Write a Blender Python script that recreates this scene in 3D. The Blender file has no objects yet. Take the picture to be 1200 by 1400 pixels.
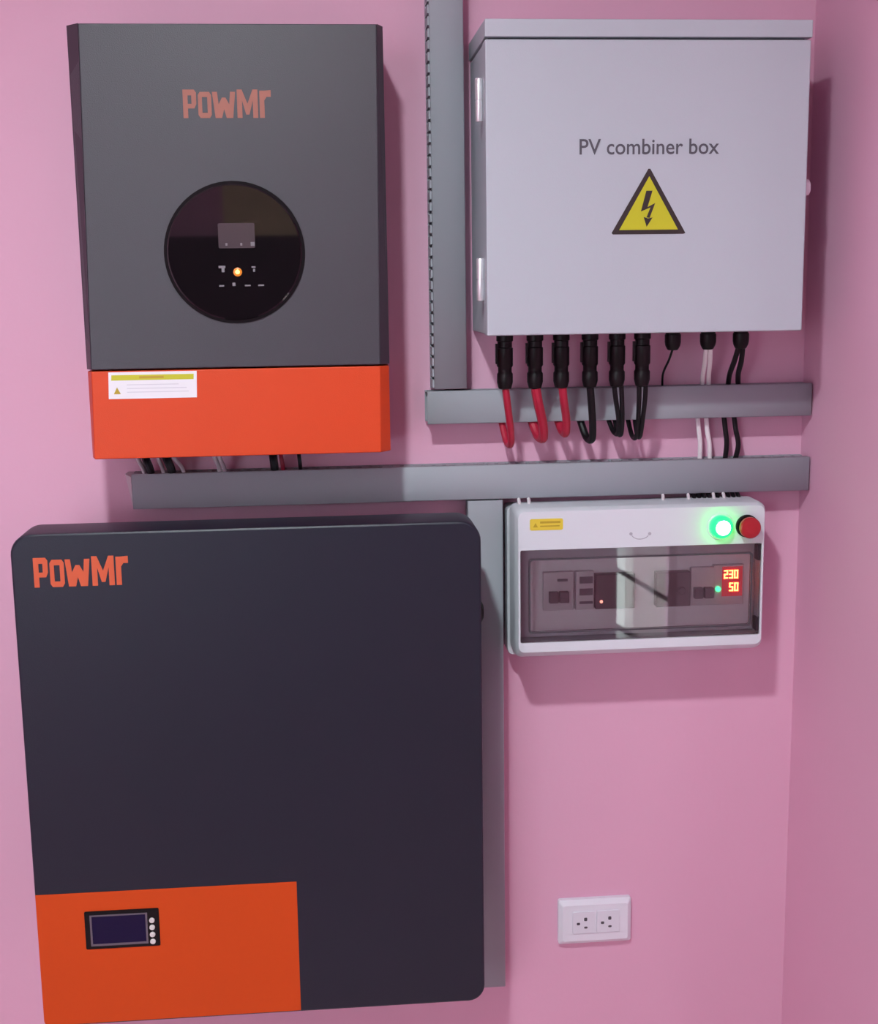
import bpy, bmesh, math, random
from mathutils import Vector, Matrix

random.seed(7)
sc = bpy.context.scene
C = sc.collection

# ------------------------------------------------------------------ camera
# the wall is the plane y = 0, x runs right along it, z up; all sizes below are millimetres
# (x, distance from the wall, z above the floor)
F_PX = 1777.6
PITCH, YAW, ROLL = -0.17207, 0.08658, -0.01416
cam_d = bpy.data.cameras.new('camera')
cam = bpy.data.objects.new('camera', cam_d)
C.objects.link(cam)
fwd = Vector((math.sin(YAW) * math.cos(PITCH), math.cos(YAW) * math.cos(PITCH), math.sin(PITCH)))
right = Vector((math.cos(YAW), -math.sin(YAW), 0))
up = right.cross(fwd)
r2 = math.cos(ROLL) * right + math.sin(ROLL) * up
u2 = -math.sin(ROLL) * right + math.cos(ROLL) * up
cam.matrix_world = Matrix((
    (r2.x, u2.x, -fwd.x, 0.0),
    (r2.y, u2.y, -fwd.y, -1.5),
    (r2.z, u2.z, -fwd.z, 1.5),
    (0, 0, 0, 1)))
cam_d.sensor_fit = 'VERTICAL'
cam_d.sensor_height = 24.0
cam_d.lens = 24.0 * F_PX / 1400.0
cam_d.clip_start = 0.02
sc.camera = cam

# ------------------------------------------------------------------ world, exposure
SKY = (0.80, 0.93, 1.0)
SKY_STRENGTH = 9.0
LAMP_POS = (-165, 1170, 2262)       # centre of the flat round ceiling lamp
LAMP_STRENGTH = 1090.0
LAMP_COLOR = (0.87, 1.0, 1.01)
w = bpy.data.worlds.new('daylight')
sc.world = w
w.use_nodes = True
bg = w.node_tree.nodes['Background']
bg.inputs[0].default_value = (*SKY, 1)
bg.inputs[1].default_value = SKY_STRENGTH
sc.view_settings.view_transform = 'Standard'
sc.view_settings.look = 'None'
sc.view_settings.exposure = 0.0
sc.view_settings.gamma = 1.0
sc.view_settings.use_curve_mapping = False
sc.cycles.use_denoising = True
sc.cycles.max_bounces = 10
sc.cycles.sample_clamp_indirect = 6.0


# ------------------------------------------------------------------ materials
def mat(name, color, rough=0.5, metal=0.0, spec=0.5, coat=0.0, noise=0.0, nscale=20.0,
        bump=0.0, bscale=300.0, emit=None, estr=0.0, rough_var=0.0):
    m = bpy.data.materials.new(name)
    m.use_nodes = True
    nt = m.node_tree
    b = nt.nodes['Principled BSDF']
    b.inputs['Base Color'].default_value = (*color, 1)
    b.inputs['Roughness'].default_value = rough
    b.inputs['Metallic'].default_value = metal
    b.inputs['Specular IOR Level'].default_value = spec
    if coat:
        b.inputs['Coat Weight'].default_value = coat
        b.inputs['Coat Roughness'].default_value = 0.04
    if emit:
        b.inputs['Emission Color'].default_value = (*emit, 1)
        b.inputs['Emission Strength'].default_value = estr
    if noise or bump or rough_var:
        tc = nt.nodes.new('ShaderNodeTexCoord')
    if noise or rough_var:
        n = nt.nodes.new('ShaderNodeTexNoise')
        n.inputs['Scale'].default_value = nscale
        n.inputs['Detail'].default_value = 5
        nt.links.new(tc.outputs['Object'], n.inputs['Vector'])
    if noise:
        mx = nt.nodes.new('ShaderNodeMix')
        mx.data_type = 'RGBA'
        nt.links.new(n.outputs['Fac'], mx.inputs['Factor'])
        mx.inputs['A'].default_value = (*[c * (1 - noise) for c in color], 1)
        mx.inputs['B'].default_value = (*[min(1, c * (1 + noise)) for c in color], 1)
        nt.links.new(mx.outputs['Result'], b.inputs['Base Color'])
    if rough_var:
        mr = nt.nodes.new('ShaderNodeMapRange')
        mr.inputs['To Min'].default_value = rough - rough_var
        mr.inputs['To Max'].default_value = rough + rough_var
        nt.links.new(n.outputs['Fac'], mr.inputs['Value'])
        nt.links.new(mr.outputs['Result'], b.inputs['Roughness'])
    if bump:
        n2 = nt.nodes.new('ShaderNodeTexNoise')
        n2.inputs['Scale'].default_value = bscale
        n2.inputs['Detail'].default_value = 3
        nt.links.new(tc.outputs['Object'], n2.inputs['Vector'])
        bp = nt.nodes.new('ShaderNodeBump')
        bp.inputs['Strength'].default_value = bump
        bp.inputs['Distance'].default_value = 0.001
        nt.links.new(n2.outputs['Fac'], bp.inputs['Height'])
        nt.links.new(bp.outputs['Normal'], b.inputs['Normal'])
    return m


def smoky(name, tint, ior=1.5, rough=0.02):
    m = bpy.data.materials.new(name)
    m.use_nodes = True
    nt = m.node_tree
    for n in list(nt.nodes):
        if n.type == 'BSDF_PRINCIPLED':
            nt.nodes.remove(n)
    out = nt.nodes['Material Output']
    t = nt.nodes.new('ShaderNodeBsdfTransparent')
    t.inputs[0].default_value = (*tint, 1)
    g = nt.nodes.new('ShaderNodeBsdfGlossy')
    g.inputs['Roughness'].default_value = rough
    fr = nt.nodes.new('ShaderNodeFresnel')
    fr.inputs['IOR'].default_value = ior
    mx = nt.nodes.new('ShaderNodeMixShader')
    nt.links.new(fr.outputs[0], mx.inputs[0])
    nt.links.new(t.outputs[0], mx.inputs[1])
    nt.links.new(g.outputs[0], mx.inputs[2])
    nt.links.new(mx.outputs[0], out.inputs['Surface'])
    return m


M = {}
M['pink'] = mat('pink_wall_paint', (0.745, 0.40, 0.545), 0.62, noise=0.05, nscale=2.6, bump=0.12, bscale=160)
M['white_paint'] = mat('white_paint', (0.72, 0.71, 0.70), 0.6, noise=0.03, nscale=4)
M['floor'] = mat('pale_floor_tile', (0.78, 0.62, 0.60), 0.55, noise=0.2, nscale=6, bump=0.1, bscale=80)
M['ceiling'] = mat('ceiling_paint', (0.80, 0.70, 0.73), 0.8, noise=0.03, nscale=3)
M['inv_grey'] = mat('inverter_grey_powdercoat', (0.052, 0.047, 0.060), 0.42, noise=0.07, nscale=9, bump=0.25, bscale=900)
M['inv_side'] = mat('inverter_side_plum_grey', (0.050, 0.035, 0.050), 0.45, noise=0.05, nscale=9)
M['orange'] = mat('orange_powdercoat', (0.66, 0.060, 0.012), 0.45, spec=0.35, noise=0.05, nscale=8, bump=0.15, bscale=900)
M['orange_dark'] = mat('battery_orange_film', (0.62, 0.064, 0.004), 0.55, spec=0.3, noise=0.05, nscale=6)
M['bat'] = mat('battery_charcoal_powdercoat', (0.013, 0.014, 0.027), 0.40, spec=0.4, noise=0.10, nscale=4, bump=0.2, bscale=900)
M['bat_print'] = mat('orange_print', (0.62, 0.10, 0.035), 0.55)
M['inv_print'] = mat('faded_orange_print', (0.36, 0.125, 0.09), 0.55, noise=0.1, nscale=90)
M['blackglass'] = mat('black_display_glass', (0.006, 0.004, 0.006), 0.03, spec=0.6)
M['black'] = mat('black_plastic', (0.005, 0.003, 0.004), 0.42, spec=0.25, noise=0.15, nscale=60)
M['rim'] = mat('display_rim_black', (0.010, 0.007, 0.009), 0.7, spec=0.08)
M['rubber'] = mat('black_cable_sheath', (0.005, 0.003, 0.005), 0.45, spec=0.3)
M['lcd'] = mat('inactive_lcd', (0.075, 0.055, 0.065), 0.12)
M['icon'] = mat('grey_icon_print', (0.20, 0.18, 0.20), 0.4)
M['amber_glow'] = mat('amber_glow_ring', (0.3, 0.09, 0.01), 0.3, emit=(1.0, 0.30, 0.03), estr=0.55)  # faint emission stands in for the glow around the LED
M['amber'] = mat('amber_indicator', (1, 0.5, 0.1), 0.3, emit=(1.0, 0.42, 0.06), estr=7.0)
M['steel'] = mat('pale_grey_steel', (0.475, 0.505, 0.56), 0.42, noise=0.025, nscale=5, bump=0.12, bscale=700)
M['chrome'] = mat('bright_hinge_steel', (0.86, 0.85, 0.88), 0.3, metal=0.65)
M['ink'] = mat('dark_grey_ink', (0.085, 0.08, 0.10), 0.6)
M['ink_black'] = mat('brown_black_ink', (0.028, 0.018, 0.018), 0.5)
M['yellow'] = mat('warning_yellow', (0.55, 0.53, 0.018), 0.45)
M['sticker_yellow'] = mat('label_yellow', (0.76, 0.58, 0.05), 0.45)
M['sticker_white'] = mat('label_white', (0.80, 0.78, 0.82), 0.4)
M['faint'] = mat('faint_print', (0.64, 0.62, 0.68), 0.5)
M['mark'] = mat('grey_mark_print', (0.40, 0.39, 0.45), 0.5)
M['ochre'] = mat('ochre_print', (0.48, 0.33, 0.02), 0.5)
M['duct'] = mat('grey_duct_plastic', (0.352, 0.37, 0.41), 0.62, spec=0.3, noise=0.03, nscale=7)
M['duct_in'] = mat('duct_inner_plastic', (0.345, 0.365, 0.405), 0.6)
M['duct_cap'] = mat('duct_end_plastic', (0.62, 0.56, 0.59), 0.5)
M['sw'] = mat('switchboard_white_plastic', (0.68, 0.71, 0.76), 0.3, noise=0.02, nscale=6)
M['sw_in'] = mat('switchboard_faceplate', (0.80, 0.80, 0.83), 0.45)
M['brk'] = mat('breaker_grey', (0.60, 0.58, 0.61), 0.45)
M['toggle'] = mat('breaker_toggle', (0.05, 0.045, 0.055), 0.4)
M['relay'] = mat('relay_charcoal', (0.05, 0.042, 0.048), 0.4)
M['smoke'] = smoky('smoky_polycarbonate', (0.945, 0.935, 0.94), 1.72)
M['smoke_edge'] = smoky('smoky_polycarbonate_rim', (0.83, 0.81, 0.83))
M['seam_shade_fittings'] = mat('dark_seams_and_fittings', (0.06, 0.05, 0.062), 0.5)  # seams and grooves carry their shade in this colour; also dial and hinges
M['green'] = mat('green_pilot_lens_halo', (0.01, 0.30, 0.08), 0.3, emit=(0.004, 1.0, 0.045), estr=8.0)  # also colours the part of the lens that stands for the halo
M['green_core'] = mat('green_pilot_core', (0.8, 1, 0.95), 0.3, emit=(0.62, 1.0, 0.90), estr=9.0)
M['green_led'] = mat('green_led', (0.1, 0.9, 0.4), 0.3, emit=(0.03, 1.0, 0.28), estr=3.0)
M['red'] = mat('red_button_plastic', (0.42, 0.016, 0.024), 0.33)
M['red_cable'] = mat('red_cable_sheath', (0.44, 0.014, 0.045), 0.4)
M['white_cable'] = mat('white_cable_sheath', (0.80, 0.73, 0.76), 0.45)
M['digit'] = mat('red_led_digit', (1, 0.4, 0.2), 0.4, emit=(1.0, 0.20, 0.05), estr=9.0)
M['digit_bg'] = mat('red_meter_window', (0.20, 0.006, 0.012), 0.2, emit=(1.0, 0.02, 0.02), estr=0.30)
M['red_led'] = mat('red_led', (1, 0.2, 0.2), 0.4, emit=(1.0, 0.35, 0.25), estr=2.0)
M['screen'] = mat('blue_black_screen', (0.010, 0.005, 0.038), 0.25, spec=0.2)
M['screen_frame'] = mat('grey_screen_bezel', (0.14, 0.11, 0.14), 0.4)
M['button'] = mat('pale_button', (0.72, 0.70, 0.68), 0.4)
M['outlet'] = mat('outlet_white_plastic', (0.76, 0.75, 0.82), 0.3)
M['outlet_in'] = mat('outlet_module_plastic', (0.72, 0.71, 0.78), 0.32)
M['hole_shade'] = mat('socket_hole_shade', (0.07, 0.06, 0.075), 0.7)  # dark colour stands in for the shade inside the openings
M['bulb'] = mat('lamp_glass', (1, 1, 1), 0.4, emit=LAMP_COLOR, estr=LAMP_STRENGTH)
M['grille'] = mat('grey_reflected_bars', (0.12, 0.115, 0.11), 0.5)  # for the bars added to streak a reflection
M['dark_panel'] = mat('dark_reflected_panel', (0.035, 0.020, 0.016), 0.5, noise=0.3, nscale=12)  # colours the unseen panel added behind the camera
M['olive'] = mat('olive_reflected_panel', (0.80, 0.68, 0.40), 0.8, noise=0.2, nscale=14)  # pale so the added panel shows as olive in the display glass
M['concrete'] = mat('pale_concrete', (0.55, 0.53, 0.48), 0.8, noise=0.12, nscale=5)


# ------------------------------------------------------------------ mesh helpers (mm)
def P(x, d, z):
    return Vector((x, -d, z)) / 1000.0


def box(bm, x0, x1, d0, d1, z0, z1):
    vs = [bm.verts.new(P(x, d, z)) for d in (d0, d1) for (x, z) in ((x0, z0), (x1, z0), (x1, z1), (x0, z1))]
    for f in ((0, 1, 2, 3), (7, 6, 5, 4), (0, 4, 5, 1), (1, 5, 6, 2), (2, 6, 7, 3), (3, 7, 4, 0)):
        bm.faces.new([vs[i] for i in f])


def loft(bm, loops, cap0=True, cap1=True):
    """loops: lists of (x, d, z) with the same count, bridged in order"""
    rings = [[bm.verts.new(P(*p)) for p in lp] for lp in loops]
    n = len(rings[0])
    for a, b in zip(rings, rings[1:]):
        for i in range(n):
            j = (i + 1) % n
            bm.faces.new((a[i], a[j], b[j], b[i]))
    if cap0:
        bm.faces.new(list(reversed(rings[0])))
    if cap1:
        bm.faces.new(rings[-1])


def prism(bm, pts, d0, d1):
    loft(bm, [[(x, d0, z) for x, z in pts], [(x, d1, z) for x, z in pts]])


def rrect(x0, x1, z0, z1, r, n=5, rs=None):
    rs = rs or (r, r, r, r)          # bottom-left, bottom-right, top-right, top-left
    cs = ((x0, z0, 1, 1, math.pi), (x1, z0, -1, 1, 1.5 * math.pi), (x1, z1, -1, -1, 0), (x0, z1, 1, -1, 0.5 * math.pi))
    pts = []
    for (x, z, sx, sz, a0), rr in zip(cs, rs):
        if rr <= 0:
            pts.append((x, z))
            continue
        for k in range(n + 1):
            a = a0 + k * math.pi / 2 / n
            pts.append((x + sx * rr + rr * math.cos(a), z + sz * rr + rr * math.sin(a)))
    return pts


def disc_loops(cx, cz, prof, n=40):
    return [[(cx + r * math.cos(2 * math.pi * k / n), d, cz + r * math.sin(2 * math.pi * k / n)) for k in range(n)]
            for r, d in prof]


def lathe_z(bm, cx, d, prof, n=20):
    """profile of (radius, z), axis vertical"""
    loft(bm, [[(cx + r * math.cos(2 * math.pi * k / n), d + r * math.sin(2 * math.pi * k / n), z) for k in range(n)]
              for r, z in prof])


def tube(bm, pts, r, n=10, sub=6):
    """round cable along a smooth path of (x, d, z)"""
    p = [P(*q) for q in pts]
    path = []
    for i in range(len(p) - 1):
        a, b, c, d = p[max(i - 1, 0)], p[i], p[i + 1], p[min(i + 2, len(p) - 1)]
        for k in range(sub):
            t = k / sub
            path.append(0.5 * ((2 * b) + (c - a) * t + (2 * a - 5 * b + 4 * c - d) * t * t + (3 * b - a - 3 * c + d) * t ** 3))
    path.append(p[-1])
    rr = r / 1000.0
    prev = None
    rings = []
    ref = Vector((1, 0, 0.01))
    for i, q in enumerate(path):
        t = (path[min(i + 1, len(path) - 1)] - path[max(i - 1, 0)]).normalized()
        if prev is None:
            nrm = (ref - t * ref.dot(t)).normalized()
        else:
            nrm = (prev - t * prev.dot(t)).normalized()
        prev = nrm
        bn = t.cross(nrm)
        rings.append([bm.verts.new(q + rr * (math.cos(2 * math.pi * k / n) * nrm + math.sin(2 * math.pi * k / n) * bn))
                      for k in range(n)])
    for a, b in zip(rings, rings[1:]):
        for k in range(n):
            bm.faces.new((a[k], a[(k + 1) % n], b[(k + 1) % n], b[k]))
    bm.faces.new(list(reversed(rings[0])))
    bm.faces.new(rings[-1])


def root_of(o):
    while o.parent:
        o = o.parent
    return o


def obj(name, bm, m, parent=None, bevel=0.0, seg=2, origin=None, smooth=35):
    bmesh.ops.recalc_face_normals(bm, faces=bm.faces)
    lim = math.radians(smooth)
    for f in bm.faces:
        f.smooth = True
    for f in bm.faces:
        if len(f.verts) > 6:
            f.smooth = False
    for e in bm.edges:
        e.smooth = len(e.link_faces) == 2 and e.calc_face_angle(0) < lim and all(f.smooth for f in e.link_faces)
    off = Vector((0, 0, 0))
    if parent is not None:
        off = root_of(parent).location.copy()
    elif origin is not None:
        off = P(*origin)
    if off.length:
        bmesh.ops.translate(bm, verts=bm.verts, vec=-off)
    me = bpy.data.meshes.new(name)
    bm.to_mesh(me)
    bm.free()
    me.materials.append(m)
    o = bpy.data.objects.new(name, me)
    C.objects.link(o)
    if parent is not None:
        o.parent = parent
    elif origin is not None:
        o.location = off
    if bevel:
        b = o.modifiers.new('bevel', 'BEVEL')
        b.width = bevel / 1000.0
        b.segments = seg
        b.limit_method = 'ANGLE'
        b.angle_limit = math.radians(40)
        b.harden_normals = True
    return o


def part(name, m, parent, fn, *a, bevel=0.0, label=None, **k):
    bm = bmesh.new()
    fn(bm, *a, **k)
    o = obj(name, bm, m, parent, bevel)
    if label:
        o['label'] = label
    return o


def tag(o, label, cat, group=None):
    o['label'] = label
    o['category'] = cat
    if group:
        o['group'] = group
    return o


def thing(name, label, cat, base, group=None):
    o = bpy.data.objects.new(name, None)
    o.empty_display_size = 0.05
    o.location = P(*base)
    C.objects.link(o)
    return tag(o, label, cat, group)


def struct(name, bm, m, parent=None):
    o = obj(name, bm, m, parent, smooth=20)
    o['kind'] = 'structure'
    return o


def lettering(text, x0, x1, z0, d, m, parent, name='lettering', h=None, offset=0.0):
    """flat printed words from x0 to x1, baseline z0, cap height h"""
    cu = bpy.data.curves.new('t', 'FONT')
    cu.body = text
    cu.size = 1.0
    cu.extrude = 0.0
    cu.offset = offset
    cu.resolution_u = 4
    t = bpy.data.objects.new('t', cu)
    C.objects.link(t)
    dg = bpy.context.evaluated_depsgraph_get()
    me = bpy.data.meshes.new_from_object(t.evaluated_get(dg))
    bpy.data.objects.remove(t)
    xs = [v.co.x for v in me.vertices]
    ys = [v.co.y for v in me.vertices]
    sx = (x1 - x0) / (max(xs) - min(xs))
    sz = sx if h is None else h / max(ys)
    mx = min(xs)
    off = root_of(parent).location
    for v in me.vertices:
        v.co = P(x0 + (v.co.x - mx) * sx, d, z0 + v.co.y * sz) - off
    me.materials.clear()
    me.materials.append(m)
    me.name = name
    o = bpy.data.objects.new(name, me)
    C.objects.link(o)
    o.parent = parent
    return o


def logo(bm, x0, z0, w, h, d0, d1, skew=0.0):
    """the five blocky letters of the maker's word mark"""
    def quad(pts, lx, lw, lz0=0.0, lz1=1.0):
        q = [(x0 + (lx + px * lw) * w + skew * (lz0 + pz * (lz1 - lz0)) * h, z0 + (lz0 + pz * (lz1 - lz0)) * h) for px, pz in pts]
        prism(bm, q, d0, d1)

    # P
    a, b = 0.0, 0.150
    quad([(0, 0), (.36, 0), (.36, 1), (0, 1)], a, b)
    quad([(.36, .80), (.85, .80), (1, .90), (.85, 1), (.36, 1)], a, b)
    quad([(.64, .50), (1, .50), (1, .90), (.85, .80), (.64, .80)], a, b)
    quad([(.36, .34), (.85, .34), (1, .50), (.36, .50)], a, b)
    # o
    a, b = 0.170, 0.150
    quad([(0, .12), (.15, 0), (.85, 0), (1, .12), (.7, .2), (.3, .2)], a, b, 0, .92)
    quad([(0, .88), (.3, .8), (.7, .8), (1, .88), (.85, 1), (.15, 1)], a, b, 0, .92)
    quad([(0, .12), (.3, .2), (.3, .8), (0, .88)], a, b, 0, .92)
    quad([(.7, .2), (1, .12), (1, .88), (.7, .8)], a, b, 0, .92)
    # W
    a, b = 0.330, 0.262
    quad([(0, 1), (.12, 0), (.32, 0), (.27, .52), (.22, 1)], a, b, 0, .92)
    quad([(.32, 0), (.40, 0), (.5, .34), (.5, .78), (.42, .78), (.27, .52)], a, b, 0, .92)
    quad([(.60, 0), (.68, 0), (.73, .52), (.58, .78), (.5, .78), (.5, .34)], a, b, 0, .92)
    quad([(.68, 0), (.88, 0), (1, 1), (.78, 1), (.73, .52)], a, b, 0, .92)
    # M
    a, b = 0.610, 0.235
    quad([(0, 0), (.24, 0), (.24, 1), (0, 1)], a, b)
    quad([(.76, 0), (1, 0), (1, 1), (.76, 1)], a, b)
    quad([(.24, 1), (.24, .62), (.42, .12), (.5, .12), (.5, .5)], a, b)
    quad([(.76, 1), (.5, .5), (.5, .12), (.58, .12), (.76, .62)], a, b)
    # r
    a, b = 0.865, 0.130
    quad([(0, 0), (.42, 0), (.42, .96), (0, .96)], a, b)
    quad([(.42, .62), (.62, .74), (1, .74), (1, .98), (.42, .96)], a, b)


# ================================================================== the room
WX = 565.4                       # right-hand wall: a stub that ends 700 mm into the room
LX, RX, FY, CZ = -1300, 1300, 2400, 2284   # left wall, far right wall, wall behind the camera, ceiling
bm = bmesh.new(); box(bm, LX - 120, RX + 120, -120, 0, -40, CZ); struct('wall_back', bm, M['pink'])
bm = bmesh.new(); box(bm, LX - 120, RX + 120, -120, FY + 120, -120, 0); struct('floor', bm, M['floor'])
bm = bmesh.new(); box(bm, LX - 120, RX + 120, -120, FY + 120, CZ, CZ + 100); struct('ceiling', bm, M['ceiling'])
bm = bmesh.new(); box(bm, LX - 120, LX, 0, FY, 0, CZ); struct('wall_left', bm, M['pink'])
bm = bmesh.new(); box(bm, WX, WX + 120, 0, 700, 0, CZ); struct('wall_right', bm, M['pink'])
bm = bmesh.new(); box(bm, RX, RX + 120, 0, FY, 0, CZ); struct('wall_far_right', bm, M['pink'])
# wall behind the photographer: a dark door under an olive transom pane, and a narrow barred opening
O0, O1 = 855, 1012
bm = bmesh.new()
V0, V1, VZ0, VZ1 = -1220, -620, 950, 2050        # unseen window opening added for cool fill light
box(bm, LX - 120, V0, FY, FY + 30, 0, CZ)
box(bm, V1, O0, FY, FY + 30, 0, CZ)
box(bm, V0, V1, FY, FY + 30, 0, VZ0)
box(bm, V0, V1, FY, FY + 30, VZ1, CZ)
box(bm, O1, RX + 120, FY, FY + 30, 0, CZ)
box(bm, O0, O1, FY, FY + 30, 1500, CZ)
struct('wall_front', bm, M['pink'])
bm = bmesh.new(); box(bm, -560, 250, FY - 40, FY, 0, 1640); dr1 = struct('dark_reflection_panel', bm, M['dark_panel'])  # unseen dark panel added for the black part of the display's reflection
bm = bmesh.new(); box(bm, -255, 250, FY - 36, FY - 4, 1640, 2100); obj('olive_reflection_panel', bm, M['olive'], dr1)  # unseen panel added for the olive part of the display's reflection
bm = bmesh.new()
for z in range(-1, 8):
    za = 300 + z * 175
    loft(bm, [[(O0, d, za), (O0, d + 10, za), (O0, d + 10, za + 16), (O0, d, za + 16)] if k == 0 else
              [(O1, d, za - 100), (O1, d + 10, za - 100), (O1, d + 10, za - 84), (O1, d, za - 84)] for k in (0, 1) for d in (FY + 10,)])
struct('reflected_bars', bm, M['grille'])  # added bars streak the bright opening reflected in the switchboard pane
bm = bmesh.new()
for a, b in ((V0, V0 + 30), (V1 - 30, V1), ((V0 + V1) / 2 - 15, (V0 + V1) / 2 + 15)):
    box(bm, a, b, FY, FY + 30, VZ0, VZ1)
for a, b in ((VZ0, VZ0 + 30), (VZ1 - 30, VZ1)):
    box(bm, V0 + 30, (V0 + V1) / 2 - 15, FY, FY + 30, a, b)
    box(bm, (V0 + V1) / 2 + 15, V1 - 30, FY, FY + 30, a, b)
struct('added_fill_window', bm, M['white_paint'])  # frame of the unseen window added for fill light
bm = bmesh.new(); box(bm, 1040, 2600, FY + 560, FY + 680, -125, 2600); struct('added_wall_outside', bm, M['concrete'])  # added outside, greys part of the reflected opening
# ground outside
bm = bmesh.new(); box(bm, -9000, 9000, -6000, 12000, -260, -125); struct('floor_outside', bm, M['concrete'])

# flat round ceiling lamp: it lights this wall from above
bx, bd, bz = LAMP_POS
lamp = thing('ceiling_lamp', 'flat round white lamp on the ceiling above the inverter', 'lamp', (bx, bd, CZ))
part('lamp_rim', M['white_paint'], lamp, lathe_z, bx, bd, [(74, CZ), (74, CZ - 8), (63, bz - 14), (58, bz - 14), (58, bz + 2)], n=32)  # rim lip lengthened to dim the upper wall
part('lamp_diffuser', M['bulb'], lamp, lathe_z, bx, bd, [(45, bz + 1.4), (45, bz)], n=32)

# ================================================================== inverter
inv = thing('inverter', 'dark grey wall inverter with round black display and orange lower cover', 'inverter', (-87, 0, 1327))
OL, OR, IT, IB, SP = -244, 69, 1760, 1327, 1419       # outline and the grey/orange split
DF, DS = 130, 117                                     # front face, where the edge chamfer starts


def fl(z):                                            # left and right edge of the front face at height z
    t = (IT - z) / (IT - IB)
    return -231 - 9 * t, 63 - 5 * t


def shell(bm, za, zb):
    """za above zb"""
    la, ra = fl(za)
    lb, rb = fl(zb)
    loft(bm, [[(OL, 14, zb), (OR, 14, zb), (OR, 14, za), (OL, 14, za)],
              [(OL, DS, zb), (OR, DS, zb), (OR, DS, za), (OL, DS, za)],
              [(lb, DF, zb), (rb, DF, zb), (ra, DF, za), (la, DF, za)]])


up_shell = part('upper_cover', M['inv_grey'], inv, shell, IT, SP + 0.8, bevel=1.2)
part('lower_cover', M['orange'], inv, shell, SP - 0.8, IB, bevel=1.2, label='orange powder-coated lower cover')
part('rear_chassis', M['inv_side'], inv, box, OL + 6, OR - 6, 0, 14, IB + 6, IT - 6)
for s, x in ((-1, OL), (1, OR)):
    bm = bmesh.new()
    lt, rt = fl(IT)
    lb, rb = fl(SP)
    a, b = (lt, lb) if s < 0 else (rt, rb)
    loft(bm, [[(x, DS - 0.2, SP + 1), (x, DS - 0.2, IT), (a, DF - 0.2, IT), (b, DF - 0.2, SP + 1)],
              [(x + s * 0.6, DS + 0.3, SP + 1), (x + s * 0.6, DS + 0.3, IT), (a + s * 0.3, DF + 0.35, IT), (b + s * 0.3, DF + 0.35, SP + 1)]])
    obj('edge_strip', bm, M['inv_side'], inv)
cx, cz, cr = -87, 1536.5, 70
bm = bmesh.new(); loft(bm, disc_loops(cx, cz, [(cr + 1.5, DF - 1), (cr + 1.5, DF + 1.2), (cr - 1.5, DF + 1.6)], 64)); dsp = obj('display_rim', bm, M['rim'], inv)
bm = bmesh.new(); loft(bm, disc_loops(cx, cz, [(cr - 1.6, DF + 0.6), (cr - 1.6, DF + 2.0), (cr - 3, DF + 2.4)], 64)); dsp = obj('round_display', bm, M['blackglass'], inv)
part('lcd_screen', M['lcd'], dsp, prism, rrect(-103, -66, 1541, 1566, 1.5), DF + 2.3, DF + 2.7)
for x, z, a, b in ((-104, 1521, 7, 2.5), (-101, 1517, 3, 4), (-70.5, 1521, 4, 1.6), (-69, 1517, 2, 3), (-104, 1502.5, 5, 1.6),
                   (-90.5, 1503, 3, 3.4), (-78, 1502.5, 6, 1.6), (-64.5, 1502.5, 6, 1.6), (-70.5, 1543, 4, 4), (-96, 1543.5, 2, 2.6), (-81, 1543.5, 2, 2.6)):
    part('display_icon', M['icon'], dsp, box, x, x + a, DF + 2.35, DF + 2.85, z, z + b)
bm = bmesh.new(); loft(bm, disc_loops(-84.8, 1517, [(4.6, DF + 2.3), (4.4, DF + 2.7), (2.3, DF + 3.2)], 16)); amb = obj('amber_halo', bm, M['amber_glow'], dsp)  # glowing ring stands in for the LED's orange halo
bm = bmesh.new(); loft(bm, disc_loops(-84.8, 1517, [(2.2, DF + 3.0), (2.2, DF + 3.4), (1.2, DF + 3.9)], 12)); obj('amber_core', bm, M['amber'], dsp)
bm = bmesh.new(); logo(bm, -132.5, 1669.5, 88, 27.5, DF - 0.2, DF + 0.35); obj('logo_lettering', bm, M['inv_print'], inv)
lab = part('warning_label', M['sticker_white'], inv, prism, [(-222, 1389.5), (-132, 1389.5), (-131, 1417), (-221, 1417)], DF - 0.2, DF + 0.4,
           label='white and yellow warning label')
part('label_header', M['yellow'], lab, prism, [(-218.5, 1408.5), (-134.5, 1408.5), (-134.2, 1414), (-218, 1414)], DF + 0.3, DF + 0.55)
part('label_title', M['ochre'], lab, box, -190, -165, DF + 0.5, DF + 0.7, 1410.2, 1412.6)
part('label_symbol', M['ochre'], lab, prism, [(-216.5, 1394.5), (-209.5, 1394.5), (-213, 1401.5)], DF + 0.3, DF + 0.6)
bm = bmesh.new()
for z, x1 in ((1403.4, -150), (1399.6, -142), (1395.8, -140)):
    box(bm, -203, x1, DF + 0.3, DF + 0.5, z, z + 0.9)
obj('label_small_print', bm, M['faint'], lab)

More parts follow.
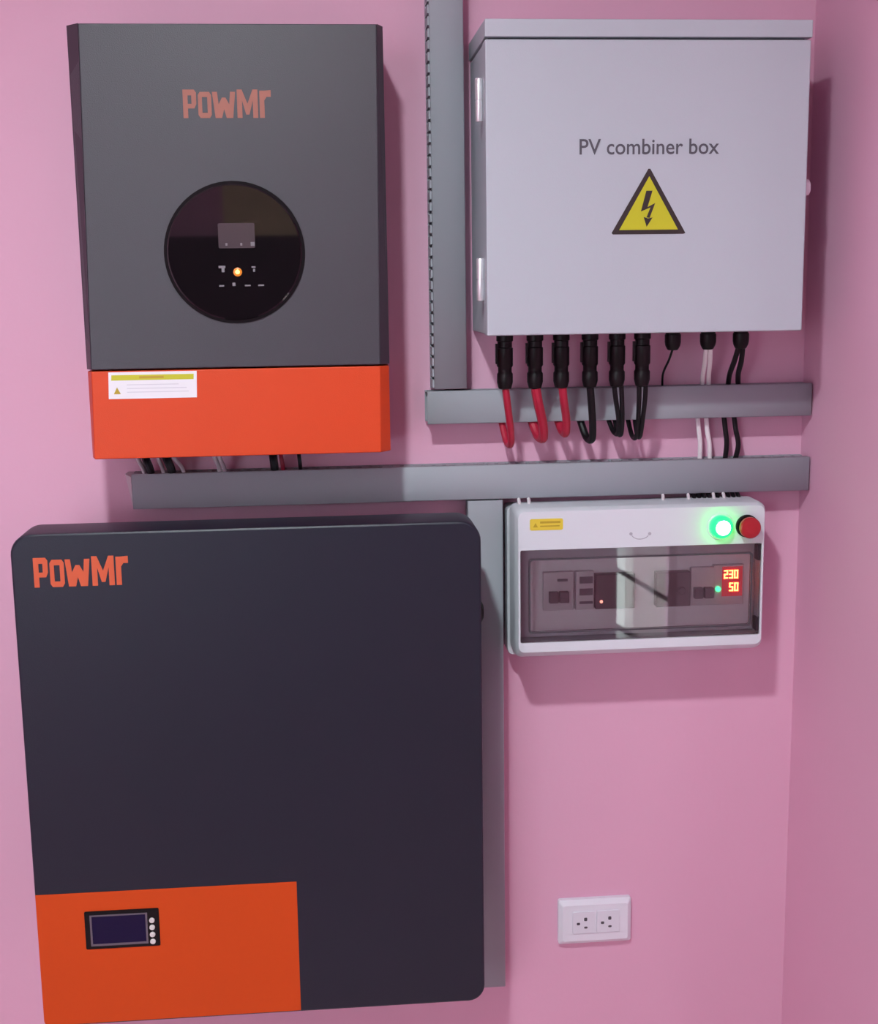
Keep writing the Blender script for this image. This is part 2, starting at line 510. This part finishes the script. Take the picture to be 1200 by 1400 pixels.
# ================================================================== battery
BL, BR, BB, BT, BF = -324.5, 160, 709, 1256.5, 165
bat = thing('wall_battery', 'large charcoal wall battery with an orange panel and small screen in the lower corner', 'battery', (-82, 0, BB))
part('rear_box', M['bat'], bat, box, BL + 30, BR - 30, 0, 112, BB + 28, BT - 30)
bm = bmesh.new()
oL, oR = rrect(BL, BR, BB, BT, 22, 8, (7, 18, 22, 22)), rrect(BL + 2.5, BR - 2.5, BB + 2.5, BT - 2.5, 20, 8, (5, 16, 20, 20))
loft(bm, [[(x, 110, z) for x, z in oL], [(x, BF - 3, z) for x, z in oL], [(x, BF - 0.9, z) for x, z in rrect(BL + .8, BR - .8, BB + .8, BT - .8, 21.5, 8, (6.5, 17.5, 21.5, 21.5))],
          [(x, BF, z) for x, z in oR]])
obj('front_cover', bm, M['bat'], bat)
opn = part('orange_panel', M['orange_dark'], bat, prism, rrect(BL + 0.9, -45.5, BB + 2.5, 863.5, 0, 8, (6, 0, 0, 0)), BF - 0.4, BF + 0.5,
           label='orange rectangle covering the lower left quarter')
disp = part('display_bezel', M['black'], bat, prism, rrect(-273.5, -194.5, 798.5, 842, 1.5), BF + 0.2, BF + 1.4)
bm = bmesh.new()
for a in ((-268, -207, 836, 837.6), (-268, -207, 802, 804.4), (-268, -266, 804.4, 836), (-209, -207, 804.4, 836)):
    box(bm, a[0], a[1], BF + 1.2, BF + 2.0, a[2], a[3])
obj('screen_frame', bm, M['screen_frame'], disp)
part('screen', M['screen'], disp, box, -266, -209, BF + 1.2, BF + 1.7, 804.4, 836)
for k in range(4):
    bm = bmesh.new()
    loft(bm, disc_loops(-202.2, 828.5 - k * 8.2, [(3.0, BF + 1.2), (3.0, BF + 2.6), (2.2, BF + 3.2)], 12))
    obj('push_button', bm, M['button'], disp)
bm = bmesh.new(); logo(bm, -302, 1200.5, 96, 31, BF - 0.3, BF + 0.4); obj('logo_lettering', bm, M['bat_print'], bat)
for x in (BL, BR):
    s = -1 if x == BL else 1
    bm = bmesh.new()
    loft(bm, [[(x + s * u, 128 + r * math.cos(2 * math.pi * k / 14), 1149 + r * 1.3 * math.sin(2 * math.pi * k / 14)) for k in range(14)]
              for u, r in ((-2, 9), (4, 9), (6, 6))])
    obj('side_knob', bm, M['black'], bat)

# ================================================================== combiner box
PL, PR, PB, PT, PF = 170.5, 507.5, 1448, 1764, 145
pv = thing('combiner_box', 'pale grey steel cabinet with a yellow lightning triangle on its door', 'electrical cabinet', (339, 0, PB))
SEAM = 1744.5
bm = bmesh.new()
box(bm, PL + 1.5, PR - 1.5, 0, 120, PB + 1, SEAM - 1)
obj('body', bm, M['steel'], pv, bevel=1)
bm = bmesh.new()
prism_pts = [(0, SEAM + 1.2), (PF - 1, SEAM + 1.2), (PF - 1, PT - 1), (0, PT)]
loft(bm, [[(PL, d, z) for d, z in prism_pts], [(PR + 1.5, d, z) for d, z in prism_pts]])
obj('rain_hood', bm, M['steel'], pv, bevel=1)
door = part('door', M['steel'], pv, box, PL, PR, 122, PF, PB, SEAM - 1.2, bevel=1.6)
part('door_gap_shade', M['seam_shade_fittings'], pv, box, PL + 4, PR - 4, 119.5, 135, PB + 4, SEAM + 1.3)  # dark filler stands in for the shade in the door gap
for z0, z1 in ((1666, 1709), (1484, 1528)):
    bm = bmesh.new()
    lathe = [(3.6, z0), (4.2, z0 + 1), (4.2, (z0 + z1) / 2 - .6), (3.4, (z0 + z1) / 2 - .5), (3.4, (z0 + z1) / 2 + .5), (4.2, (z0 + z1) / 2 + .6), (4.2, z1 - 1), (3.6, z1)]
    lathe_z(bm, PL - 3.6, 121, lathe, 14)
    box(bm, PL - 1.2, PL + 1.6, 104, 121, z0 + 3, z1 - 3)
    obj('hinge', bm, M['chrome'], door)
bm = bmesh.new()
loft(bm, [[(PR + u, 131 + r * .55 * math.cos(2 * math.pi * k / 16), 1597 + r * math.sin(2 * math.pi * k / 16)) for k in range(16)]
          for u, r in ((-1, 11), (2.5, 11), (3.4, 9), (7, 8), (8.5, 5.5))])
obj('door_lock', bm, M['chrome'], door)
lettering('PV combiner box', 267, 413, 1630.6, PF + 0.35, M['ink'], door, 'lettering', h=15.2, offset=0.009)
tri = part('warning_triangle', M['ink_black'], door, prism, [(302.5, 1550), (377, 1550), (379, 1551), (341, 1616), (339, 1616), (301, 1551.5)], PF - 0.2, PF + 0.3,
           label='black-edged yellow electrical hazard triangle')
part('triangle_field', M['yellow'], tri, prism, [(309, 1554.5), (371, 1554.5), (340, 1608.5)], PF + 0.2, PF + 0.5)
bm = bmesh.new()
prism(bm, [(337, 1594), (343.5, 1594), (338.5, 1577.5), (331.5, 1573)], PF + 0.4, PF + 0.7)
prism(bm, [(331.5, 1573), (338.5, 1577.5), (346.5, 1581.5), (341.5, 1577)], PF + 0.4, PF + 0.7)
prism(bm, [(346.5, 1581.5), (341.5, 1577), (337.5, 1567), (340.8, 1566.5)], PF + 0.4, PF + 0.7)
prism(bm, [(334.5, 1567.5), (337.8, 1557.5), (344, 1567), (339.2, 1566)], PF + 0.4, PF + 0.7)
obj('lightning_bolt', bm, M['ink_black'], tri)
GL = [198, 231.3, 260.5, 292.5, 322.8, 351]
for i, x in enumerate(GL):
    bm = bmesh.new()
    z = PB + 1
    lathe_z(bm, x, 80, [(9.3, z), (9.3, z - 9), (8.0, z - 10), (8.0, z - 16), (9.0, z - 17), (9.0, z - 36), (7.6, z - 38), (7.6, z - 43), (8.8, z - 45), (8.8, z - 54), (7.0, z - 61), (4.5, z - 62)], 18)
    box(bm, x - 10.2, x - 7, 77, 83, z - 34, z - 12)
    obj('plug_connector', bm, M['black'], pv)
for i, x in enumerate((388, 428, 465.5)):
    bm = bmesh.new()
    z = PB + 1
    lathe_z(bm, x, 70, [(8.2, z), (8.2, z - 5), (9.2, z - 6), (9.2, z - 14), (8.4, z - 18), (6.4, z - 22), (5, z - 23)], 12)
    obj('cable_gland', bm, M['black'], pv)

# ================================================================== wiring ducts
DD = 35


def duct(name, label, x0, x1, z0, z1, vertical, inset=0):
    """slotted grey duct: base channel, rows of side fingers, snap-on cover"""
    t = thing(name, label, 'wiring duct', ((x0 + x1) / 2, 0, z0), 'grey slotted wiring ducts on the pink wall')
    bm = bmesh.new()
    if vertical:
        box(bm, x0 + 1, x1 - 1, 0, 2, z0, z1)
        for a in (x0 + 1, x1 - 3):
            box(bm, a, a + 2, 2, 9, z0, z1)
    else:
        box(bm, x0, x1, 0, 2, z0 + 1, z1 - 1)
        for a in (z0 + 1, z1 - 3):
            box(bm, x0, x1, 2, 9, a, a + 2)
    obj('base_channel', bm, M['duct_in'] if inset else M['duct'], t)
    bm = bmesh.new()
    lo, hi = (z0, z1) if vertical else (x0, x1)
    s = lo + 2
    while s + 8 < hi:
        for side in (0, 1):
            if vertical:
                a = x0 + 1 if side == 0 else x1 - 3
                box(bm, a, a + 2, 9, 33.5 if inset else 31.5, s, s + (8.8 if inset else 7.6))
            else:
                a = z0 + 1 if side == 0 else z1 - 3
                box(bm, s, s + 7.6, 9, 31.5, a, a + 2)
        s += 12.2
    f = obj('side_fingers', bm, M['duct'], t)
    f['kind'] = 'stuff'
    bm = bmesh.new()
    if vertical:
        x0, x1 = x0 + inset, x1 - min(inset, 1)
        pts = [(x0, 25.5), (x0 + 1, 25.5), (x0 + 1, DD - 2.5), (x1 - 1, DD - 2.5), (x1 - 1, 25.5), (x1, 25.5), (x1, DD - 1), (x1 - 1, DD), (x0 + 1, DD), (x0, DD - 1)]
        loft(bm, [[(x, d, z0 + .5) for x, d in pts], [(x, d, z1 - .5) for x, d in pts]])
    else:
        pts = [(z0, 25.5), (z0 + 1, 25.5), (z0 + 1, DD - 2.5), (z1 - 1, DD - 2.5), (z1 - 1, 25.5), (z1, 25.5), (z1, DD - 1), (z1 - 1, DD), (z0 + 1, DD), (z0, DD - 1)]
        loft(bm, [[(x0 + .5, d, z) for z, d in pts], [(x1 - .5, d, z) for z, d in pts]])
    obj('cover', bm, M['duct'], t, smooth=5)
    return t


duct('wiring_duct', 'grey upright duct between the inverter and the combiner box', 121, 162, 1385, 2280, True, 3.05)
duct('wiring_duct', 'grey horizontal duct just beneath the combiner box connectors', 115.5, 563.5, 1345.5, 1383, False)
h2 = duct('wiring_duct', 'longest grey horizontal duct running below the inverter to the corner', -218, 563.5, 1257.5, 1297, False)
bm = bmesh.new()
loft(bm, [[(-226, 2, 1296), (-226, 24, 1296), (-218.2, DD - 1, 1294), (-218.2, 2, 1296)],
          [(-217, 2, 1259), (-217, 24, 1259), (-217.8, DD - 1, 1261), (-217.7, 2, 1259)]])
obj('end_cap', bm, M['duct_cap'], h2)
duct('wiring_duct', 'grey upright duct between the battery and the switchboard', 160.8, 201, 649, 1256.5, True)

# ================================================================== switchboard
sw = thing('switchboard', 'white plastic breaker enclosure with smoky window, green lamp and red button', 'switchboard', (352, 0, 1071))
SL, SR, SB, ST, SF = 208.5, 496.5, 1087, 1253, 85


def ring(bm, o, i, d0, d1):
    """rectangular frame from outer points o and inner points i of equal count"""
    loft(bm, [[(x, d0, z) for x, z in o], [(x, d1, z) for x, z in o], [(x, d1, z) for x, z in i], [(x, d0, z) for x, z in i]], False, False)
    n = len(o)
    bm.verts.ensure_lookup_table()
    v = bm.verts[-4 * n:]
    for k in range(n):
        j = (k + 1) % n
        bm.faces.new((v[k], v[j], v[3 * n + j], v[3 * n + k]))


bm = bmesh.new()
o = rrect(206, 499, 1071, 1248, 7, 4)
loft(bm, [[(x, 0, z) for x, z in o], [(x, 33, z) for x, z in o]])
obj('rear_box', bm, M['sw'], sw, bevel=1)
bm = bmesh.new()
ring(bm, rrect(SL + 3, SR - 3, 1079, 1250, 6, 4), rrect(SL + 8, SR - 8, 1100, 1205, 2, 4), 33, 37)
obj('cover_groove_shade', bm, M['seam_shade_fittings'], sw)  # dark ring stands in for shade in the groove behind the cover
bm = bmesh.new()
OUT = lambda g: rrect(SL + g, SR - g, 1079 + g, ST + g * -1, 8, 4)
INN = rrect(SL + 5, SR - 5, 1099, 1206.5, 2, 4)
n = len(INN)
rings = [[(x, 37, z) for x, z in OUT(0)], [(x, 70, z) for x, z in OUT(0)], [(x, 80, z) for x, z in rrect(SL + .8, SR - .8, 1083, ST - .6, 8, 4)],
         [(x, SF, z) for x, z in rrect(SL + 3, SR - 3, 1088, ST - 3, 7, 4)], [(x, SF, z) for x, z in INN], [(x, 37, z) for x, z in INN]]
loft(bm, rings, False, False)
obj('front_cover', bm, M['sw'], sw)
part('faceplate', M['sw_in'], sw, box, SL + 5, SR - 5, 57, 63, 1100, 1206)
# breakers and meters behind the window
b1 = part('circuit_breaker', M['brk'], sw, box, 246, 281, 63, 70, 1127, 1172, bevel=.8)
for k in range(2):
    part('toggle', M['toggle'], b1, box, 252 + k * 12.2, 262.5 + k * 12.2, 69, 77, 1137, 1150, bevel=1)
part('breaker_print', M['ink'], b1, box, 262, 274, 70, 70.4, 1161, 1164)
b2 = part('surge_protector', M['brk'], sw, box, 284, 305, 63, 70.5, 1127, 1172, bevel=.8)
for z0, z1 in ((1158, 1166), (1144, 1152), (1134, 1137)):
    part('indicator_window', M['ink'], b2, box, 288, 303.5, 70.2, 71, z0, z1)
r1 = part('transfer_switch', M['relay'], sw, box, 306.5, 352, 63, 75, 1128, 1168.5, bevel=.8)
bm = bmesh.new(); loft(bm, disc_loops(313, 1137, [(1.8, 74.5), (1.8, 76), (1, 76.4)], 10)); obj('red_indicator', bm, M['red_led'], r1)
r2_ = part('charge_relay', M['relay'], sw, box, 378, 418, 63, 75, 1128, 1168.5, bevel=.8)
bm = bmesh.new(); loft(bm, disc_loops(407.5, 1147, [(4.5, 74.5), (4.5, 77), (3.5, 78)], 14)); obj('dial', bm, M['seam_shade_fittings'], r2_)
b3 = part('circuit_breaker', M['brk'], sw, box, 420, 449, 63, 70, 1127, 1172, bevel=.8)
for k in range(2):
    part('toggle', M['toggle'], b3, box, 423 + k * 12, 433.5 + k * 12, 69, 77, 1136.5, 1149, bevel=1)
mt = part('voltage_meter', M['brk'], sw, box, 451, 487, 63, 70, 1127, 1174, bevel=.8)
part('meter_window', M['digit_bg'], mt, box, 461, 485, 70, 70.6, 1137, 1172)


def seven(bm, x, z, w_, h_, ch, d0, d1, t=1.5):
    seg = {'0': 'abcdef', '1': 'bc', '2': 'abged', '3': 'abgcd', '5': 'afgcd', '8': 'abcdefg', '4': 'fgbc'}[ch]
    mid = z + h_ / 2
    R = {'a': (x, x + w_, z + h_ - t, z + h_), 'd': (x, x + w_, z, z + t), 'g': (x, x + w_, mid - t / 2, mid + t / 2),
         'f': (x, x + t, mid, z + h_), 'b': (x + w_ - t, x + w_, mid, z + h_), 'e': (x, x + t, z, mid), 'c': (x + w_ - t, x + w_, z, mid)}
    for s in seg:
        a = R[s]
        box(bm, a[0], a[1], d0, d1, a[2], a[3])


bm = bmesh.new()
for k, ch in enumerate('230'):
    seven(bm, 463 + k * 6.0, 1158, 4.8, 10, ch, 70.5, 71.2)
for k, ch in enumerate('50'):
    seven(bm, 469.5 + k * 6.0, 1143, 4.8, 10, ch, 70.5, 71.2)
obj('red_digits', bm, M['digit'], mt)
bm = bmesh.new(); loft(bm, disc_loops(456.5, 1146, [(3.0, 69), (3.0, 72), (1.8, 73)], 12)); obj('green_indicator', bm, M['green_led'], mt)
for o_, ex in ((b1, 0), (b2, 0), (r1, 0), (r2_, 0), (b3, 0), (mt, 4)):
    xs = [v.co.x for v in o_.data.vertices]
    sh = -0.014 * ((min(xs) + max(xs)) / 2 * 1000 + 352) - ex
    for q_ in [o_] + list(o_.children):
        q_.data.transform(Matrix.Translation((sh / 1000.0, 0, 0.005)))
# smoky window flap
dr = bmesh.new()
ring(dr, rrect(SL + 5.6, SR - 5.6, 1099.6, 1205.8, 2, 4), rrect(223.5, 481.5, 1109.5, 1196, 3, 4), 79, 83.5)
win = obj('window_flap', dr, M['smoke_edge'], sw)
win['label'] = 'smoky see-through flap over the breakers'
bm = bmesh.new()
ring(bm, rrect(223.6, 481.4, 1109.6, 1195.9, 3, 4), rrect(225.2, 479.8, 1111.2, 1194.3, 3, 4), 79, 84.2)
obj('window_groove_shade', bm, M['seam_shade_fittings'], win)  # raised dark ring stands in for a shaded groove
part('window_pane', M['smoke'], win, prism, rrect(225.3, 479.7, 1111.3, 1194.2, 3, 4), 82, 83.6)
for za_, zb_ in ((1103, 1118), (1186, 1203)):
    part('flap_hinge', M['seam_shade_fittings'], win, box, 488, 491, 70, 82.6, za_, zb_)
# top panel fittings
st = part('yellow_label', M['sticker_yellow'], sw, prism, rrect(224.5, 262, 1229, 1242, 2, 3), SF - 0.2, SF + 0.4, label='small yellow warning label')
bm = bmesh.new()
box(bm, 236, 259, SF + 0.3, SF + 0.55, 1236.8, 1239.2); box(bm, 236, 258, SF + 0.3, SF + 0.55, 1233, 1234.4)
prism(bm, [(228, 1232.5), (233.5, 1232.5), (230.8, 1237.5)], SF + 0.3, SF + 0.55)
obj('label_print', bm, M['ochre'], st)
bm = bmesh.new()
loft(bm, disc_loops(339.5, 1221.8, [(1.9, SF - .2), (1.9, SF + .3)], 10))
loft(bm, disc_loops(361, 1221.4, [(1.9, SF - .2), (1.9, SF + .3)], 10))
for k in range(8):
    a0, a1 = math.radians(205 + k * 16), math.radians(221 + k * 16)
    prism(bm, [(350.2 + 11 * math.cos(a), 1223 + 8 * math.sin(a)) for a in (a0, a1)] + [(350.2 + 10.2 * math.cos(a), 1223 + 7.2 * math.sin(a)) for a in (a1, a0)], SF - .2, SF + .25)
obj('printed_mark', bm, M['mark'], sw)
gx, gz = 442, 1227.6
bm = bmesh.new(); loft(bm, disc_loops(gx, gz, [(15, SF - .5), (15, SF + 1.4), (14, SF + 2)], 28)); pl = obj('pilot_lamp', bm, M['sw'], sw)
bm = bmesh.new(); loft(bm, disc_loops(gx, gz, [(13, SF + 2), (13, SF + 8), (11.5, SF + 11), (8.4, SF + 13)], 28), True, False); obj('green_lens_halo', bm, M['green'], pl)  # lens widened to take in the lamp's green halo
bm = bmesh.new(); loft(bm, disc_loops(gx, gz, [(8.5, SF + 11.5), (8.4, SF + 13.1), (4, SF + 14)], 20)); obj('lamp_core', bm, M['green_core'], pl)
rx, rz = 473, 1227
bm = bmesh.new(); loft(bm, disc_loops(rx, rz, [(13, SF - .5), (13, SF + 2.5), (11.5, SF + 3)], 28)); rb = obj('stop_button', bm, M['black'], sw)
bm = bmesh.new(); loft(bm, disc_loops(rx, rz, [(8, SF + 2), (8, SF + 9), (12, SF + 10), (12, SF + 14), (10.5, SF + 16), (6, SF + 17)], 28)); obj('button_cap', bm, M['red'], rb)

# ================================================================== outlet
ou = thing('wall_outlet', 'white double wall outlet low on the pink wall', 'outlet', (318, 0, 686))
bm = bmesh.new()
loft(bm, [[(x, 0, z) for x, z in rrect(272, 364, 685.5, 744, 3, 4)], [(x, 6, z) for x, z in rrect(272, 364, 685.5, 744, 3, 4)],
          [(x, 10.5, z) for x, z in rrect(277, 359, 690.5, 738, 3, 4)]])
obj('cover_plate', bm, M['outlet'], ou)
for k, x0 in enumerate((289, 319.5)):
    md = part('socket_module', M['outlet_in'], ou, prism, rrect(x0, x0 + 29, 701, 730, 1.5, 3), 9, 12, bevel=.5)
    for dx, dz, ww, hh in ((7.2, 13.3, 4.2, 3.4), (16.3, 19, 4.0, 4.6), (16.6, 8, 4.4, 2.6)):
        part('socket_hole_shade', M['hole_shade'], md, prism, rrect(x0 + dx - ww / 2, x0 + dx + ww / 2, 701 + dz - hh / 2, 701 + dz + hh / 2, 1.2, 3), 11.8, 12.15)  # flat dark pads stand in for the shade inside the holes

# ================================================================== cables
def cable(label, pts, r, m, group=None, name='cable'):
    bm = bmesh.new()
    tube(bm, pts, r)
    base = pts[-1]
    o = obj(name, bm, m, origin=base)
    return tag(o, label, 'cable', group)


ZG = PB - 60          # mouth of the plug connectors


def loop(label, xc, xt, zt, r, m, back=-6, group=None):
    cable(label, [(xc, 80, ZG), (xc + (xt - xc) * .25, 76, ZG - 16), (xc + (xt - xc) * .8, 62, zt + 20), (xt, 50, zt + 2), (xt + back * .4, 36, zt + 3),
                  (xt + back, 24, 1347)], r, m, group)


loop('leftmost of the three red cables hanging under the combiner box', 198.5, 208.5, 1321, 4.0, M['red_cable'], -7)
loop('middle and thickest of the three red cables hanging under the combiner box', 232, 245.5, 1327, 5.4, M['red_cable'], -9)
loop('rightmost red cable, next to the black cables under the combiner box', 262, 271.5, 1332, 4.6, M['red_cable'], -5)
loop('single black cable hanging just right of the red cables', 293, 301.5, 1324, 4.2, M['rubber'], -9)
loop('left strand of the first pair of black cables under the combiner box', 320, 331.5, 1330, 2.7, M['rubber'], -6)
loop('right strand of the first pair of black cables under the combiner box', 328, 335, 1329, 2.7, M['rubber'], -2)
loop('left strand of the second pair of black cables under the combiner box', 348, 352.5, 1325, 2.7, M['rubber'], -4)
loop('right strand of the second pair of black cables under the combiner box', 355.5, 357, 1326, 2.7, M['rubber'], 0)

zt, zb = 1427, 1381
cable('thin dark cable curving from the leftmost small gland into the duct', [(388, 70, zt), (387, 58, 1414), (386, 38, 1398), (390, 20, zb)], 1.3, M['rubber'])
cable('left white cable between the small gland and the upper horizontal duct', [(426, 70, zt), (429, 56, 1410), (433, 36, 1395), (437, 20, zb)], 2.6, M['white_cable'])
cable('right white cable between the small gland and the upper horizontal duct', [(431, 70, zt), (435, 56, 1410), (440, 36, 1395), (445, 20, zb)], 2.6, M['white_cable'])
cable('left black cable slanting from the rightmost gland into the duct', [(463, 70, zt), (462, 60, 1412), (464, 38, 1396), (468, 20, zb)], 3.0, M['rubber'])
cable('right black cable slanting from the rightmost gland into the duct', [(468, 70, zt), (470, 60, 1412), (474, 38, 1396), (480, 20, zb)], 3.0, M['rubber'])
# between the two horizontal ducts
za, zc = 1348, 1295
cable('left white cable crossing the gap between the two horizontal ducts', [(433, 17, za), (434.5, 19, 1330), (436.5, 19, 1314), (437, 17, zc)], 2.7, M['white_cable'])
cable('right white cable crossing the gap between the two horizontal ducts', [(443.5, 17, za), (444.5, 19, 1330), (447.5, 19, 1314), (449, 17, zc)], 2.7, M['white_cable'])
cable('left black cable crossing the gap between the two horizontal ducts', [(464.5, 17, za), (466, 20, 1330), (468, 20, 1314), (467.5, 17, zc)], 3.0, M['rubber'])
cable('right black cable crossing the gap between the two horizontal ducts', [(476.5, 17, za), (478.5, 20, 1330), (482, 20, 1312), (480, 17, zc)], 3.0, M['rubber'])
# between the long duct and the switchboard
zd, ze = 1259, 1246
GW, GB = 'white cables dropping into the switchboard top', 'black cables dropping into the switchboard top'
ORD = ('first', 'second', 'third', 'fourth', 'fifth', 'sixth', 'seventh', 'eighth')
for lab, x in (('white cable entering the switchboard top right beside the upright duct', 220.5), ('white cable entering the switchboard top above its yellow label', 232)):
    cable(lab, [(x, 27, zd), (x - 1, 36, 1256), (x - 2, 48, 1251)], 2.0, M['white_cable'], GW)
for q, x in zip(ORD, (389, 419, 449, 461)):
    cable(q + ' white cable from the left in the bunch above the green lamp', [(x + 1, 27, zd), (x - .5, 36, 1256), (x - 3, 48, 1251)], 1.9, M['white_cable'], GW)
for q, x in zip(ORD, (426, 432, 438, 444, 454, 467, 473, 479)):
    cable(q + ' black cable from the left in the bunch above the green lamp', [(x, 20, zd), (x, 30, 1256), (x - 1.5, 42, 1251)], 2.4, M['rubber'], GB)
# below the inverter
zi, zj = 1329, 1295
for lab, xa, xb, r, m in (
        ('leftmost white cable under the inverter', -205, -204, 2.6, 'white_cable'),
        ('thick black cable beside the leftmost white cable under the inverter', -196, -197, 4.6, 'rubber'),
        ('straight white cable between two black cables under the inverter', -183, -183, 2.2, 'white_cable'),
        ('second thick black cable from the left under the inverter', -174, -173.5, 4.8, 'rubber'),
        ('slanting white cable under the inverter', -168, -160, 2.2, 'white_cable'),
        ('left one of two white cables touching each other under the inverter', -123, -120, 2.4, 'white_cable'),
        ('right one of two white cables touching each other under the inverter', -117.5, -114.5, 2.4, 'white_cable'),
        ('black cable beside the red cable under the inverter', -58, -58.5, 4.6, 'rubber'),
        ('thin red cable under the inverter', -50, -49, 2.4, 'red_cable'),
        ('rightmost dark cable under the inverter', -30, -29.5, 2.2, 'rubber')):
    cable(lab, [(xa, 74, zi), (xa + (xb - xa) * .3, 66, 1318), (xa + (xb - xa) * .8, 38, 1305), (xb, 25, zj)], r, M[m])
